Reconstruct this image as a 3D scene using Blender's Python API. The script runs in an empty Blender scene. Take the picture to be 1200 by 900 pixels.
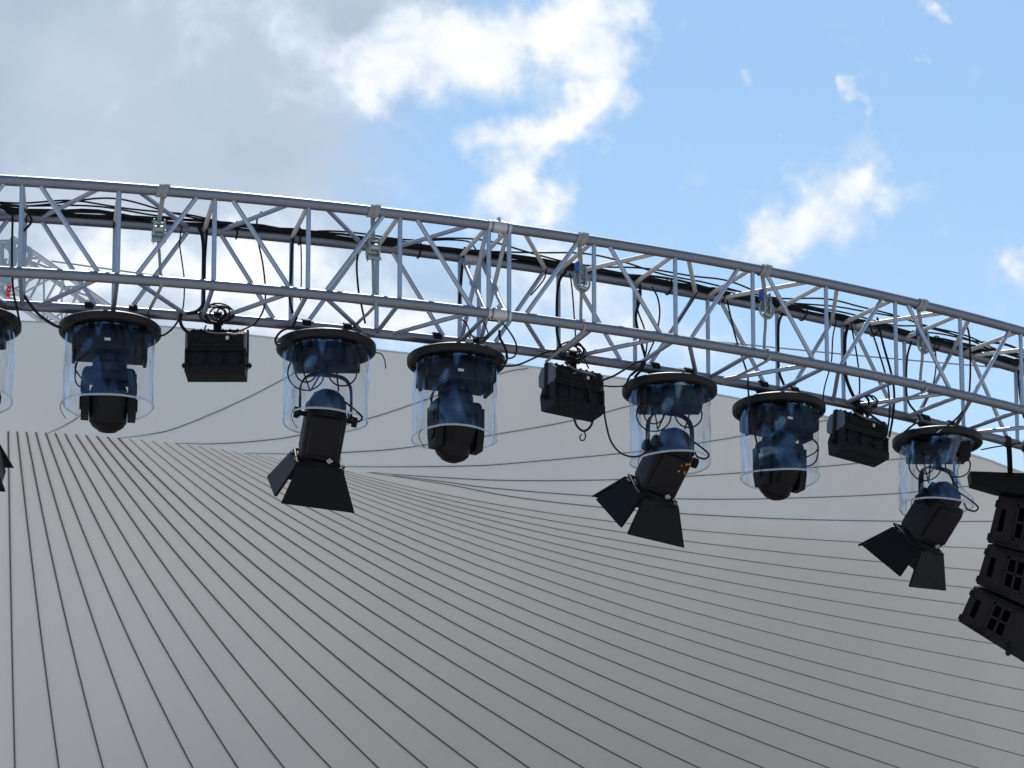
import bpy, math, random
from math import sin, cos, pi, sqrt, atan2, radians
from mathutils import Vector, Matrix, noise
random.seed(7)
scn = bpy.context.scene
col = scn.collection

# ------------------------------------------------------------------ camera
F, PITCH, SHIFT = 3139.53, radians(8.0), 583.76
CAM = Vector((0, 0, 1.6))
cd = bpy.data.cameras.new('camera'); cam = bpy.data.objects.new('camera', cd); col.objects.link(cam)
cam.location = CAM; cam.rotation_euler = (pi / 2 + PITCH, 0, 0)
cd.sensor_width = 36; cd.sensor_fit = 'HORIZONTAL'; cd.lens = F / 1200 * 36
cd.shift_y = SHIFT / 1200; cd.clip_start = .1; cd.clip_end = 5000
scn.camera = cam


def ray(x, y):
    r = Vector(((x - 600) / F, 1, -(y - 450 - SHIFT) / F))
    return Vector((r.x, r.y * cos(PITCH) - r.z * sin(PITCH), r.y * sin(PITCH) + r.z * cos(PITCH)))


def project(p):
    d = p - CAM
    fw = d.y * cos(PITCH) + d.z * sin(PITCH); up = -d.y * sin(PITCH) + d.z * cos(PITCH)
    return 600 + F * d.x / fw, 450 + SHIFT - F * up / fw


def at(x, y, Y):
    r = ray(x, y); return CAM + r * (Y / r.y)


# ------------------------------------------------------------------ truss layout (a ring truss seen from outside)
TCX, TCY, TR = -4.06671787, 23.77802698, 11.81616638
TW = .45
ZT = CAM.z + 5.04878; ZB = ZT - TW
DA, A0, A1 = .03848807, .14858142, .35006111


def arc(a, off=0., z=0.):
    return Vector((TCX + (TR - off) * sin(a), TCY - (TR - off) * cos(a), z))


def on_ring(x, y, off):
    """point of the line of sight (x, y) at radial distance off behind the truss front face"""
    r = ray(x, y); R = TR - off
    ox, oy = CAM.x - TCX, CAM.y - TCY
    A = r.x ** 2 + r.y ** 2; B = 2 * (r.x * ox + r.y * oy); C_ = ox * ox + oy * oy - R * R
    t = (-B - sqrt(max(B * B - 4 * A * C_, 0))) / (2 * A)
    return CAM + r * t


def angle_at(px, off, z):
    lo, hi = -.3, 1.
    for _ in range(50):
        m = (lo + hi) / 2
        if project(arc(m, off, z))[0] < px: lo = m
        else: hi = m
    return lo


# ------------------------------------------------------------------ materials
def new_mat(name):
    m = bpy.data.materials.new(name); m.use_nodes = True
    return m, m.node_tree.nodes, m.node_tree.links


def pbr(name, base, rough=.5, metal=0., vary=.12, scale=9., bump=0., bscale=60., spec=.5, rvary=.1):
    m, n, l = new_mat(name)
    b = n['Principled BSDF']
    b.inputs['Roughness'].default_value = rough; b.inputs['Metallic'].default_value = metal
    b.inputs['Specular IOR Level'].default_value = spec
    tc = n.new('ShaderNodeTexCoord'); ns = n.new('ShaderNodeTexNoise')
    ns.inputs['Scale'].default_value = scale; ns.inputs['Detail'].default_value = 6
    l.new(tc.outputs['Object'], ns.inputs['Vector'])
    cr = n.new('ShaderNodeMix'); cr.data_type = 'RGBA'
    cr.inputs[6].default_value = (*[c * (1 - vary) for c in base], 1)
    cr.inputs[7].default_value = (*[min(1, c * (1 + vary)) for c in base], 1)
    l.new(ns.outputs['Fac'], cr.inputs[0]); l.new(cr.outputs[2], b.inputs['Base Color'])
    mr = n.new('ShaderNodeMapRange'); mr.inputs[3].default_value = max(.03, rough - rvary); mr.inputs[4].default_value = min(1, rough + rvary)
    l.new(ns.outputs['Fac'], mr.inputs[0]); l.new(mr.outputs[0], b.inputs['Roughness'])
    if bump:
        n2 = n.new('ShaderNodeTexNoise'); n2.inputs['Scale'].default_value = bscale; n2.inputs['Detail'].default_value = 4
        l.new(tc.outputs['Object'], n2.inputs['Vector'])
        bp = n.new('ShaderNodeBump'); bp.inputs['Strength'].default_value = bump; bp.inputs['Distance'].default_value = .01
        l.new(n2.outputs['Fac'], bp.inputs['Height']); l.new(bp.outputs['Normal'], b.inputs['Normal'])
    return m


M = {}
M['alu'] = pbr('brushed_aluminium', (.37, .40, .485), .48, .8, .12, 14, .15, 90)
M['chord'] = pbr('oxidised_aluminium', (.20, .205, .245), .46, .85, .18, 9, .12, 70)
M['alu_bounce'] = pbr('aluminium_painted_bounce', (.60, .58, .55), .55, .45, .12, 14, .15, 90)  # warm ground bounce on the top bars, painted in as a lighter colour
M['alu_far'] = pbr('weathered_aluminium', (.36, .39, .43), .55, .6, .08, 10)
M['weld'] = pbr('weld_aluminium', (.5, .5, .52), .55, .8, .2, 60, .4, 160)
M['black'] = pbr('black_paint', (.0042, .0034, .005), .6, 0, .3, 12, .1, 120, .17)
M['blackbox'] = pbr('black_powder_coat', (.0048, .0042, .006), .56, 0, .25, 20, .2, 200, .2)
M['lid'] = pbr('lid_plastic', (.0055, .0055, .0085), .5, 0, .25, 8, .1, 60, .28)
M['cable'] = pbr('cable_rubber', (.006, .006, .008), .6, 0, .2, 20, 0, 1, .2)
M['cable_grey'] = pbr('cable_grey', (.12, .12, .13), .5, 0, .2, 20)
M['lens'] = pbr('dark_lens', (.004, .004, .006), .5, 0, .1, 5, 0, 1, .2)
M['strap'] = pbr('webbing', (.26, .26, .265), .85, 0, .25, 50, .3, 300, .2)
M['zinc'] = pbr('zinc_steel', (.30, .33, .33), .38, .75, .25, 40)
M['cap'] = pbr('end_cap_painted_skylight', (.10, .10, .12), .5, 0, .15, 12)  # sky light on the flood end caps, painted in as grey
M['label'] = pbr('sticker_white', (.6, .6, .6), .5)
M['red'] = pbr('red_chain', (.5, .03, .03), .5, 0)
M['orange'] = pbr('orange_plastic', (.38, .13, .015), .6, 0, .5, 90)
M['blue'] = pbr('blue_plastic', (.02, .07, .4), .5)
M['speaker'] = pbr('speaker_texture_coat', (.018, .0145, .018), .7, 0, .25, 14, .35, 260, .15)
M['recess'] = pbr('recess_black', (.0015, .0015, .002), .9, 0, .2, 20, 0, 1, .0)
M['wire'] = pbr('steel_wire', (.3, .32, .35), .5, .5)


def shell_mat():
    m, n, l = new_mat('shell_panel_paint')
    b = n['Principled BSDF']; b.inputs['Roughness'].default_value = .6
    b.inputs['Specular IOR Level'].default_value = .3
    tc = n.new('ShaderNodeTexCoord')
    n1 = n.new('ShaderNodeTexNoise'); n1.inputs['Scale'].default_value = .5; n1.inputs['Detail'].default_value = 8; n1.inputs['Roughness'].default_value = .6
    n2 = n.new('ShaderNodeTexNoise'); n2.inputs['Scale'].default_value = 5; n2.inputs['Detail'].default_value = 5
    mp = n.new('ShaderNodeMapping'); mp.inputs['Scale'].default_value = (1, 1, .12)
    l.new(tc.outputs['Object'], n1.inputs['Vector']); l.new(tc.outputs['Object'], mp.inputs['Vector']); l.new(mp.outputs[0], n2.inputs['Vector'])
    ad = n.new('ShaderNodeMath'); ad.operation = 'MULTIPLY_ADD'; ad.inputs[1].default_value = .35
    l.new(n2.outputs['Fac'], ad.inputs[0]); l.new(n1.outputs['Fac'], ad.inputs[2])
    r = n.new('ShaderNodeMapRange'); r.inputs[1].default_value = .35; r.inputs[2].default_value = 1.0
    l.new(ad.outputs[0], r.inputs[0])
    mx = n.new('ShaderNodeMix'); mx.data_type = 'RGBA'
    mx.inputs[6].default_value = (SHELL[0] * .93, SHELL[1] * .93, SHELL[2] * .94, 1); mx.inputs[7].default_value = (SHELL[0] * 1.04, SHELL[1] * 1.04, SHELL[2] * 1.03, 1)
    l.new(r.outputs[0], mx.inputs[0]); l.new(mx.outputs[2], b.inputs['Base Color'])
    bp = n.new('ShaderNodeBump'); bp.inputs['Strength'].default_value = .05; bp.inputs['Distance'].default_value = .02
    l.new(n2.outputs['Fac'], bp.inputs['Height']); l.new(bp.outputs[0], b.inputs['Normal'])
    return m


SHELL = (.835, .75, .70)
M['shell'] = shell_mat()
M['seam'] = pbr('seam_gasket', (.13, .127, .13), .9, 0, .2, 4, 0, 1, .2)
M['edge'] = pbr('edge_flashing', (.5, .5, .5), .5, .2, .1, 4)


def plastic_mat(name, bump, scale, ior):
    m, n, l = new_mat(name)
    n.remove(n['Principled BSDF']); out = n['Material Output']
    tr = n.new('ShaderNodeBsdfTransparent'); tr.inputs[0].default_value = (.95, .953, .957, 1)
    gl = n.new('ShaderNodeBsdfGlossy'); gl.inputs['Roughness'].default_value = .02
    lw = n.new('ShaderNodeLayerWeight'); lw.inputs[0].default_value = .3
    tn = n.new('ShaderNodeMix'); tn.data_type = 'RGBA'; tn.inputs[6].default_value = (.42, .63, 1, 1); tn.inputs[7].default_value = (.74, .80, .86, 1)  # blue sky reflection painted into the gloss colour
    l.new(lw.outputs['Facing'], tn.inputs[0]); l.new(tn.outputs[2], gl.inputs[0])
    fr = n.new('ShaderNodeFresnel'); ge = n.new('ShaderNodeNewGeometry'); im = n.new('ShaderNodeMapRange')
    im.inputs[3].default_value = ior; im.inputs[4].default_value = 1 / ior
    l.new(ge.outputs['Backfacing'], im.inputs[0]); l.new(im.outputs[0], fr.inputs[0])
    tc = n.new('ShaderNodeTexCoord'); ns = n.new('ShaderNodeTexNoise')
    ns.inputs['Scale'].default_value = scale; ns.inputs['Detail'].default_value = 1.6; ns.inputs['Distortion'].default_value = .9
    mp = n.new('ShaderNodeMapping'); mp.inputs['Scale'].default_value = (1, 1, .35)
    l.new(tc.outputs['Object'], mp.inputs['Vector']); l.new(mp.outputs[0], ns.inputs['Vector'])
    bp = n.new('ShaderNodeBump'); bp.inputs['Strength'].default_value = bump; bp.inputs['Distance'].default_value = .06
    l.new(ns.outputs['Fac'], bp.inputs['Height'])
    l.new(bp.outputs[0], gl.inputs['Normal']); l.new(bp.outputs[0], fr.inputs['Normal'])
    # noise patches in the gloss strength imitate dark reflections between the sky ones
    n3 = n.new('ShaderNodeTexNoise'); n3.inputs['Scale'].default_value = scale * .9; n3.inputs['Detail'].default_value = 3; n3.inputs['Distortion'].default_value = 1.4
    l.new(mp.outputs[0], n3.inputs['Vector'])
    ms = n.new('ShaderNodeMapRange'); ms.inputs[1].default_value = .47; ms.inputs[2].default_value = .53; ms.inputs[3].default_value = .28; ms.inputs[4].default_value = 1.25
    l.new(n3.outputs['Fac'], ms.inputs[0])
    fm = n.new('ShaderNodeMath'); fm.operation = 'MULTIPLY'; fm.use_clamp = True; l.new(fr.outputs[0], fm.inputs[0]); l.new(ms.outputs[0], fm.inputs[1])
    mx = n.new('ShaderNodeMixShader'); l.new(fm.outputs[0], mx.inputs[0]); l.new(tr.outputs[0], mx.inputs[1]); l.new(gl.outputs[0], mx.inputs[2])
    l.new(mx.outputs[0], out.inputs['Surface'])
    return m


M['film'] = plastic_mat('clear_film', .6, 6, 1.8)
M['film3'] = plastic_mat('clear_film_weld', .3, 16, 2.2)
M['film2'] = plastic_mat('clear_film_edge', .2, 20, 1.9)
_n, _l = M['film2'].node_tree.nodes, M['film2'].node_tree.links
_d = _n.new('ShaderNodeBsdfDiffuse'); _d.inputs[0].default_value = (.62, .64, .68, 1); _x = _n.new('ShaderNodeMixShader'); _x.inputs[0].default_value = .42
_o = _n['Material Output']; _src = _o.inputs['Surface'].links[0].from_socket
_l.new(_src, _x.inputs[1]); _l.new(_d.outputs[0], _x.inputs[2]); _l.new(_x.outputs[0], _o.inputs['Surface'])


# ------------------------------------------------------------------ mesh builder
class MB:
    def __init__(s):
        s.v = []; s.f = []; s.m = []; s.mats = []; s.xf = Matrix(); s.cm = 0

    def mat(s, m):
        if m not in s.mats: s.mats.append(m)
        s.cm = s.mats.index(m); return s

    def add(s, vs, fs):
        o = len(s.v)
        s.v += [tuple(s.xf @ Vector(p)) for p in vs]
        s.f += [tuple(i + o for i in f) for f in fs]; s.m += [s.cm] * len(fs)

    def ring_loft(s, rings, closed=True, cap=True):
        n = len(rings[0]); vs = [p for r in rings for p in r]; fs = []
        for i in range(len(rings) - 1):
            for j in range(n if closed else n - 1):
                k = (j + 1) % n
                fs.append((i * n + j, i * n + k, (i + 1) * n + k, (i + 1) * n + j))
        if cap and closed:
            fs.append(tuple(range(n - 1, -1, -1))); fs.append(tuple((len(rings) - 1) * n + j for j in range(n)))
        s.add(vs, fs)

    def tube(s, pts, r, seg=8, rb=None, cap=True):
        pts = [Vector(p) for p in pts]
        rings = []; up = None
        for i, p in enumerate(pts):
            t = (pts[min(i + 1, len(pts) - 1)] - pts[max(i - 1, 0)]).normalized()
            if up is None:
                up = Vector((0, 0, 1)) if abs(t.z) < .9 else Vector((0, 1, 0))
            a = t.cross(up)
            if a.length < 1e-4: a = t.orthogonal()
            a.normalize(); b = t.cross(a).normalized(); up = -b if False else up
            up = a.cross(t).normalized()
            rr = r if not callable(r) else r(i / (len(pts) - 1))
            r2 = rb or rr
            rings.append([p + a * (rr * cos(2 * pi * k / seg)) + up * (r2 * sin(2 * pi * k / seg)) for k in range(seg)])
        s.ring_loft(rings, True, cap)

    def cyl(s, a, b, r, seg=16, r2=None):
        a, b = Vector(a), Vector(b); t = (b - a).normalized(); x = t.orthogonal().normalized(); y = t.cross(x)
        s.ring_loft([[c + x * (q * cos(2 * pi * k / seg)) + y * (q * sin(2 * pi * k / seg)) for k in range(seg)] for c, q in ((a, r), (b, r if r2 is None else r2))])

    def box(s, x0, x1, y0, y1, z0, z1, bv=0.):
        if bv <= 0:
            vs = [(x, y, z) for z in (z0, z1) for y in (y0, y1) for x in (x0, x1)]
            s.add(vs, [(0, 2, 3, 1), (4, 5, 7, 6), (0, 1, 5, 4), (2, 6, 7, 3), (0, 4, 6, 2), (1, 3, 7, 5)]); return
        cx, cy, hx, hy = (x0 + x1) / 2, (y0 + y1) / 2, (x1 - x0) / 2, (y1 - y0) / 2
        def rr(hx, hy, r, z):
            o = []
            for qx, qy, a0 in ((1, 1, 0), (-1, 1, 90), (-1, -1, 180), (1, -1, 270)):
                for k in range(4):
                    a = radians(a0 + k * 30)
                    o.append((cx + qx * (hx - r) + r * cos(a), cy + qy * (hy - r) + r * sin(a), z))
            return o
        rings = []
        for k in range(4):
            a = radians(90 - k * 30); d = bv * (1 - cos(a)) if False else bv * (1 - sin(radians(k * 30)))
            rings.append(rr(hx - d, hy - d, max(bv - d, .0008), z0 + bv * (1 - cos(radians(k * 30)))))
        for k in range(3, -1, -1):
            d = bv * (1 - sin(radians(k * 30)))
            rings.append(rr(hx - d, hy - d, max(bv - d, .0008), z1 - bv * (1 - cos(radians(k * 30)))))
        s.ring_loft(rings)

    def lathe(s, prof, seg=32, cap=True):
        s.ring_loft([[(r * cos(2 * pi * k / seg), r * sin(2 * pi * k / seg), z) for k in range(seg)] for r, z in prof], True, cap)

    def lathe_closed(s, prof, seg=40):
        n = len(prof); vs = []; fs = []
        for k in range(seg):
            c, q = cos(2 * pi * k / seg), sin(2 * pi * k / seg)
            vs += [(r * c, r * q, z) for r, z in prof]
        for k in range(seg):
            k2 = (k + 1) % seg
            for i in range(n):
                j = (i + 1) % n
                fs.append((k * n + i, k2 * n + i, k2 * n + j, k * n + j))
        s.add(vs, fs)

    def prism_x(s, poly, x0, x1):
        n = len(poly)
        vs = [(x0, y, z) for y, z in poly] + [(x1, y, z) for y, z in poly]
        s.add(vs, [tuple(range(n)), tuple(range(2 * n - 1, n - 1, -1))] + [(i, i + n, (i + 1) % n + n, (i + 1) % n) for i in range(n)])

    def slab(s, quad, th):
        q = [Vector(p) for p in quad]; nrm = (q[1] - q[0]).cross(q[2] - q[0]).normalized() * (th / 2); n = len(q)
        s.add([p + nrm for p in q] + [p - nrm for p in q],
              [tuple(range(n)), tuple(range(2 * n - 1, n - 1, -1))] + [(i, i + n, (i + 1) % n + n, (i + 1) % n) for i in range(n)])

    def build(s, name, m=None, parent=None, smooth=True, loc=None, ang=40):
        me = bpy.data.meshes.new(name); me.from_pydata(s.v, [], s.f)
        for mm in (s.mats or [m]): me.materials.append(mm)
        if s.mats: me.polygons.foreach_set('material_index', s.m)
        me.validate(); me.update()
        import bmesh
        bm = bmesh.new(); bm.from_mesh(me); bmesh.ops.recalc_face_normals(bm, faces=bm.faces); bm.to_mesh(me); bm.free()
        if smooth:
            me.polygons.foreach_set('use_smooth', [True] * len(me.polygons))
            me.set_sharp_from_angle(angle=radians(ang))
        o = bpy.data.objects.new(name, me); col.objects.link(o)
        if parent: o.parent = parent
        if loc: o.location = loc
        return o


def tag(o, label=None, cat=None, group=None, kind=None):
    if label: o['label'] = label
    if cat: o['category'] = cat
    if group: o['group'] = group
    if kind: o['kind'] = kind
    return o


def empty(name, loc, rz, label, cat, group=None):
    o = bpy.data.objects.new(name, None); col.objects.link(o)
    o.location = loc; o.rotation_euler = (0, 0, rz); o.empty_display_size = .1
    return tag(o, label, cat, group)


def smooth_path(pts, n=8):
    P = [Vector(p) for p in pts]
    if len(P) < 3: return P
    P = [2 * P[0] - P[1]] + P + [2 * P[-1] - P[-2]]
    out = []
    for i in range(1, len(P) - 2):
        for k in range(n):
            t = k / n; a, b, c, d = P[i - 1], P[i], P[i + 1], P[i + 2]
            out.append(.5 * ((2 * b) + (c - a) * t + (2 * a - 5 * b + 4 * c - d) * t * t + (3 * b - a - 3 * c + d) * t ** 3))
    out.append(P[-2]); return out


# ------------------------------------------------------------------ ground
g = MB(); N = 24
g.add([(x * 60 - 720, y * 60 - 720, 0) for y in range(N + 1) for x in range(N + 1)],
      [(y * (N + 1) + x, y * (N + 1) + x + 1, (y + 1) * (N + 1) + x + 1, (y + 1) * (N + 1) + x) for y in range(N) for x in range(N)])
tag(g.build('ground', pbr('paving_concrete', (.47, .44, .40), .85, 0, .15, .6, .2, 12)), kind='structure')

# ------------------------------------------------------------------ unseen dark slab added under the canopy to cut ground bounce
g = MB()
g.box(-6.5, 13, 14.2, 27.5, .004, 1.1)
tag(g.build('bounce_blocker', pbr('bounce_blocker', (.13, .125, .125), .7, 0, .2, 2), smooth=False), kind='structure')

# ------------------------------------------------------------------ bandshell
def interp(tab, x):
    for (a, b), (c, d) in zip(tab, tab[1:]):
        if x <= c: break
    return b + (d - b) * (x - a) / (c - a)


def smoothtab(tab):
    P = smooth_path([(x, y, 0) for x, y in tab], 10); return [(p.x, p.y) for p in P]


CREASE = smoothtab([(-500, 493), (-200, 500), (0, 505), (100, 510), (200, 519), (300, 532.5), (400, 549), (500, 562), (600, 575), (720, 588), (900, 606), (1200, 640), (1400, 672), (1700, 735)])
TOP = smoothtab([(-500, 385), (-200, 376), (0, 377.5), (60, 379), (180, 383), (310, 396), (440, 411), (640, 433), (760, 449), (860, 467), (940, 483), (1040, 506), (1150, 537), (1200, 555), (1400, 620), (1700, 715)])
ZTOP = CAM.z + 6.62


def y_top(x):
    r = ray(x, interp(TOP, x)); return r.y * (ZTOP - CAM.z) / r.z


def y_crease(x): return y_top(x) - .10 + .46 * min(max((x - 250) / 950, 0), 1.3)


def shell_Y(x, y):
    B = interp(CREASE, x); T = interp(TOP, x); yb = y_crease(x)
    if y <= B:
        q = (B - y) / (B - T)
        return yb + (y_top(x) - yb) * max(q, 0) ** 1.4
    w = (y - B) / (900 - B)
    s = min(max((x - 150) / 500, 0), 1)
    e = 1.0 + .35 * s
    k = .50 + 1.9 * min(max(x / 1200, 0), 1.2)
    if w > 1: return yb + k * (1 + e * (w - 1)) if w < 2 else yb + k * (1 + e)
    return yb + k * w ** e


def shell_pt(x, y, off=0.):
    Y = shell_Y(x, y) - off; return at(x, y, Y)


shell = empty('bandshell', (0, 19.5, 0), 0, 'pale grey curved stage canopy of narrow planks behind the light truss', 'canopy')


def shell_child(mb, name, m, parent=shell, smooth=True):
    mb.xf = Matrix(); o = mb.build(name, m, parent, smooth)
    o.matrix_parent_inverse = Matrix.Translation((0, -19.5, 0)); return o


xs = [-500 + 20 * i for i in range(111)]
lo = MB(); rows = [0, .006, .015, .03, .05, .075, .1, .13, .17, .21, .26, .32, .38, .45, .52, .6, .7, .8, .9, 1, 1.15, 1.3, 1.5, 1.75, 2, 2.4, 2.9, 3.5, 4.2]
rr = []
for w in rows:
    ring = []
    for x in xs:
        B = interp(CREASE, x); y = B + w * (900 - B); ring.append(shell_pt(x, y))
    rr.append(ring)
lo.ring_loft(rr, False, False)
ceil_o = shell_child(lo, 'ceiling', M['shell'])
up = MB(); rr = []
for q in [0, .03, .07, .12, .18, .25, .33, .42, .52, .63, .75, .88, 1]:
    rr.append([shell_pt(x, interp(CREASE, x) + q * (interp(TOP, x) - interp(CREASE, x)) - 1e-4) for x in xs])
# the roof behind the front edge
for dy, dz in ((.06, -.02), (1.0, -.12), (3.0, -.5), (6, -1.2)):
    rr.append([shell_pt(x, interp(TOP, x)) + Vector((0, dy, dz)) for x in xs])
up.ring_loft(rr, False, False)
fascia_o = shell_child(up, 'fascia', M['shell'])
ed = MB()
ed.tube([shell_pt(x, interp(TOP, x)) + Vector((0, .012, .004)) for x in xs], .014, 6)
shell_child(ed, 'edge_flashing', M['edge'])

starts = [9.6, 20, 31, 42, 53.4, 64.6, 76, 88.6, 100.4, 113, 125.6, 138, 151.4, 165, 178.6, 192, 206.4, 220, 233, 246, 259, 272.5, 286,
          300, 314, 328, 342, 356, 370, 386]
bottoms = [17.5, 69, 121, 173, 226, 279, 333, 388, 443.5, 501.5, 560, 620, 684, 752, 820, 895, 972, 1054, 1146]
rights = [886, 860, 834, 809, 783.5, 760, 738, 717, 696, 673, 645]                        # where seams 19.. leave at x = 1200
r680 = [12.4, 40, 66.6, 93.6, 121, 149, 176.4, 205, 234]                                  # x at y = 680
c240 = [658, 632, 611, 593, 577, 563, 552, 541.6, 532, 525]                               # y at x = 240, seams 9..
r700 = {7: 219.4, 8: 250, 9: 281.6, 10: 313, 11: 345, 12: 377.4, 13: 410.5}
c400 = {8: 857, 9: 812.6, 10: 775, 11: 743, 12: 716.5, 13: 693, 14: 673, 15: 655, 16: 640, 17: 627, 18: 615, 19: 605}
c440 = [698, 679, 663, 648, 635, 623, 613, 603, 595, 588, 582, 577, 572, 568, 564, 560]   # seams 14..
c600 = [884, 849, 817, 790, 766, 744, 725, 707.6, 692, 678, 665, 653, 642.4, 632.6, 624, 616, 609, 602, 595]   # seams 11..
c640 = {12: 873.6, 13: 840, 14: 811, 15: 785.6, 16: 762.4, 17: 742, 18: 724.6, 19: 708, 20: 692.6}
c840 = [744, 725, 709, 693.6, 679.4, 665.4, 652, 638.4, 623.6]                            # seams 21..
lines = []
for k, x0 in enumerate(starts):
    y0 = interp(CREASE, x0)
    end = (bottoms[k], 900) if k < len(bottoms) else (1200, rights[k - len(bottoms)])
    pts = []
    if k < len(r680): pts.append((r680[k], 680))
    if 9 <= k <= 18: pts.append((240, c240[k - 9]))
    if k in r700: pts.append((r700[k], 700))
    if k in c400: pts.append((400, c400[k]))
    if k >= 14: pts.append((440, c440[k - 14]))
    if k >= 11 and end[0] > 610: pts.append((600, c600[k - 11]))
    if k in c640: pts.append((640, c640[k]))
    if k >= 21: pts.append((840, c840[k - 21]))
    # least-squares cubic bow over the straight chord
    a, b = Vector((x0, y0)), Vector(end); L_ = (b - a).length; d = (b - a) / L_; nn = Vector((-d.y, d.x))
    s11 = s12 = s22 = t1 = t2 = 0
    for p in pts:
        q = Vector(p) - a; u = q.dot(d) / L_; v = q.dot(nn); f1 = u * (1 - u); f2 = f1 * u
        s11 += f1 * f1; s12 += f1 * f2; s22 += f2 * f2; t1 += f1 * v; t2 += f2 * v
    s11 += 1e-6; s22 += 1e-4
    det = s11 * s22 - s12 * s12; ca, cb = (t1 * s22 - t2 * s12) / det, (s11 * t2 - s12 * t1) / det
    P = []
    for i in range(19):
        u = i / 18; v = u * (1 - u) * (ca + cb * u); P.append(tuple(a + d * (u * L_) + nn * v))
    t = (Vector(P[-1]) - Vector(P[-2])).normalized()
    P.append(tuple(Vector(P[-1]) + t * 200)); P.append(tuple(Vector(P[-2 + 1]) + t * 220))
    lines.append((P, .0055 if k < 12 else max(.0050 - .00026 * (k - 12), .0022), k >= 12))
fasc = [
    [(56, 507.6), (75, 499), (98, 484), (130, 455), (150, 425), (160, 381.5)],
    [(140, 513.5), (175, 509), (210, 500.5), (280, 471), (331, 445), (380, 418), (398, 406)],
    [(205, 519.5), (250, 520), (300, 517), (351, 510), (430, 491), (483, 474), (583, 439), (622, 431)],
    [(290, 531), (350, 532), (407, 530), (460, 526.5), (508, 520), (582, 509), (670, 493), (737, 476), (800, 461), (808, 457.3)],
    [(385, 546.5), (460, 547), (550, 546), (600, 543), (740, 530), (840, 516), (900, 505), (976, 491.2)],
    [(435, 553.6), (500, 558.5), (595, 563), (724, 562), (840, 556), (961, 547), (1053, 538), (1125, 530.5)],
    [(460, 557), (520, 564.4), (580, 572.3), (709, 582), (840, 585), (950, 583), (1055, 578), (1160, 567), (1215, 561)],
    [(430, 553.5), (520, 567), (600, 582), (700, 594), (800, 602), (950, 609), (1150, 611), (1300, 606), (1400, 621)],
]
for P in fasc: lines.append((P, .0030, True))
sm = MB()
for P, wd, tp in lines:
    pts = smooth_path([(x, y, 0) for x, y in P], 12 if len(P) < 12 else 4)
    pts = [p for p in pts if p.y < 1500 and -500 < p.x < 1690 and p.y > interp(TOP, p.x) + .5]
    rr = []
    for i, p in enumerate(pts):
        q = shell_pt(p.x, p.y, .008)
        a = pts[max(i - 1, 0)]; b = pts[min(i + 1, len(pts) - 1)]
        t = (shell_pt(b.x, b.y) - shell_pt(a.x, a.y)).normalized()
        n = (shell_pt(p.x + 2, p.y) - shell_pt(p.x - 2, p.y)).cross(shell_pt(p.x, p.y + 2) - shell_pt(p.x, p.y - 2)).normalized()
        s_ = t.cross(n).normalized() * (wd * (min(1, .45 + .55 * i / 18) if tp else 1))
        n2 = n * .001 if n.dot(CAM - q) > 0 else n * -.001
        rr.append([q + s_, q + s_ + n2, q - s_ + n2, q - s_])
    if len(rr) > 1: sm.ring_loft(rr, True, True)
shell_child(sm, 'seam', M['seam'], smooth=False)

# ------------------------------------------------------------------ truss
truss = empty('lighting_truss', arc(.35, .2, ZB), 0, 'curved silver aluminium box truss spanning the picture, carrying all the lamps', 'truss')
T0 = truss.location.copy()


def tchild(mb, name, m=None):
    o = mb.build(name, m or M['alu'], truss); o.matrix_parent_inverse = Matrix.Translation(-T0); return o


secs = [(A0 - 6 * DA, A0 + 5 * DA, [A0 + i * DA for i in range(-6, 6)], 0), (A1, A1 + 17 * DA, [A1 + i * DA for i in range(0, 18)], 1)]
RC, RBR = .0255, .0115
GAP = (A1 - (A0 + 5 * DA)) / 2
for si, (sa, sb, nodes, par) in enumerate(secs):
    ea, eb = (sa - GAP, sb + GAP)
    for off in (0, TW):
        for z in (ZT, ZB):
            t = MB(); n = 90
            t.tube([arc(ea + (eb - ea) * k / n, off, z) for k in range(n + 1)], RC, 14)
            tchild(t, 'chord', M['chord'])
    for i, a in enumerate(nodes):
        top_node = (i % 2 == (0 if si == 0 else 1))      # diagonals meet at the top of this node
        for off in (0, TW):
            t = MB(); t.cyl(arc(a, off, ZB), arc(a, off, ZT), RBR, 10); tchild(t, 'post')
        for z in (ZT, ZB):
            t = MB(); t.cyl(arc(a, 0, z), arc(a, TW, z), RBR, 10); tchild(t, 'cross_bar', M['alu_bounce'] if z == ZT else None)
        if i + 1 < len(nodes):
            b = nodes[i + 1]; e = .075 * DA / .455 * 1.0
            za, zb = (ZT, ZB) if top_node else (ZB, ZT)
            for off in (0, TW):
                t = MB(); t.cyl(arc(a + e, off, za), arc(b - e, off, zb), RBR, 10); tchild(t, 'face_brace')
            oa, ob = (TW, 0) if top_node else (0, TW)
            for z in (ZT, ZB):
                t = MB(); t.cyl(arc(a + e, oa, z), arc(b - e, ob, z), RBR, 10); tchild(t, 'flat_brace', M['alu_bounce'] if z == ZT and si == 1 else None)
    # crossed end-frame braces at the joint
    a = nodes[-1] if si == 0 else nodes[0]
    t = MB(); t.cyl(arc(a, .02, ZT), arc(a, TW - .02, ZB), RBR, 10); tchild(t, 'end_brace')
    t = MB(); t.cyl(arc(a, TW - .02, ZT), arc(a, .02, ZB), RBR, 10)
    mid = arc(a, TW / 2, (ZT + ZB) / 2); dd = (arc(a, .02, ZB) - arc(a, TW - .02, ZT)).normalized()
    t.cyl(mid - dd * .03, mid + dd * .03, .019, 10); tchild(t, 'end_brace')
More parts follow.
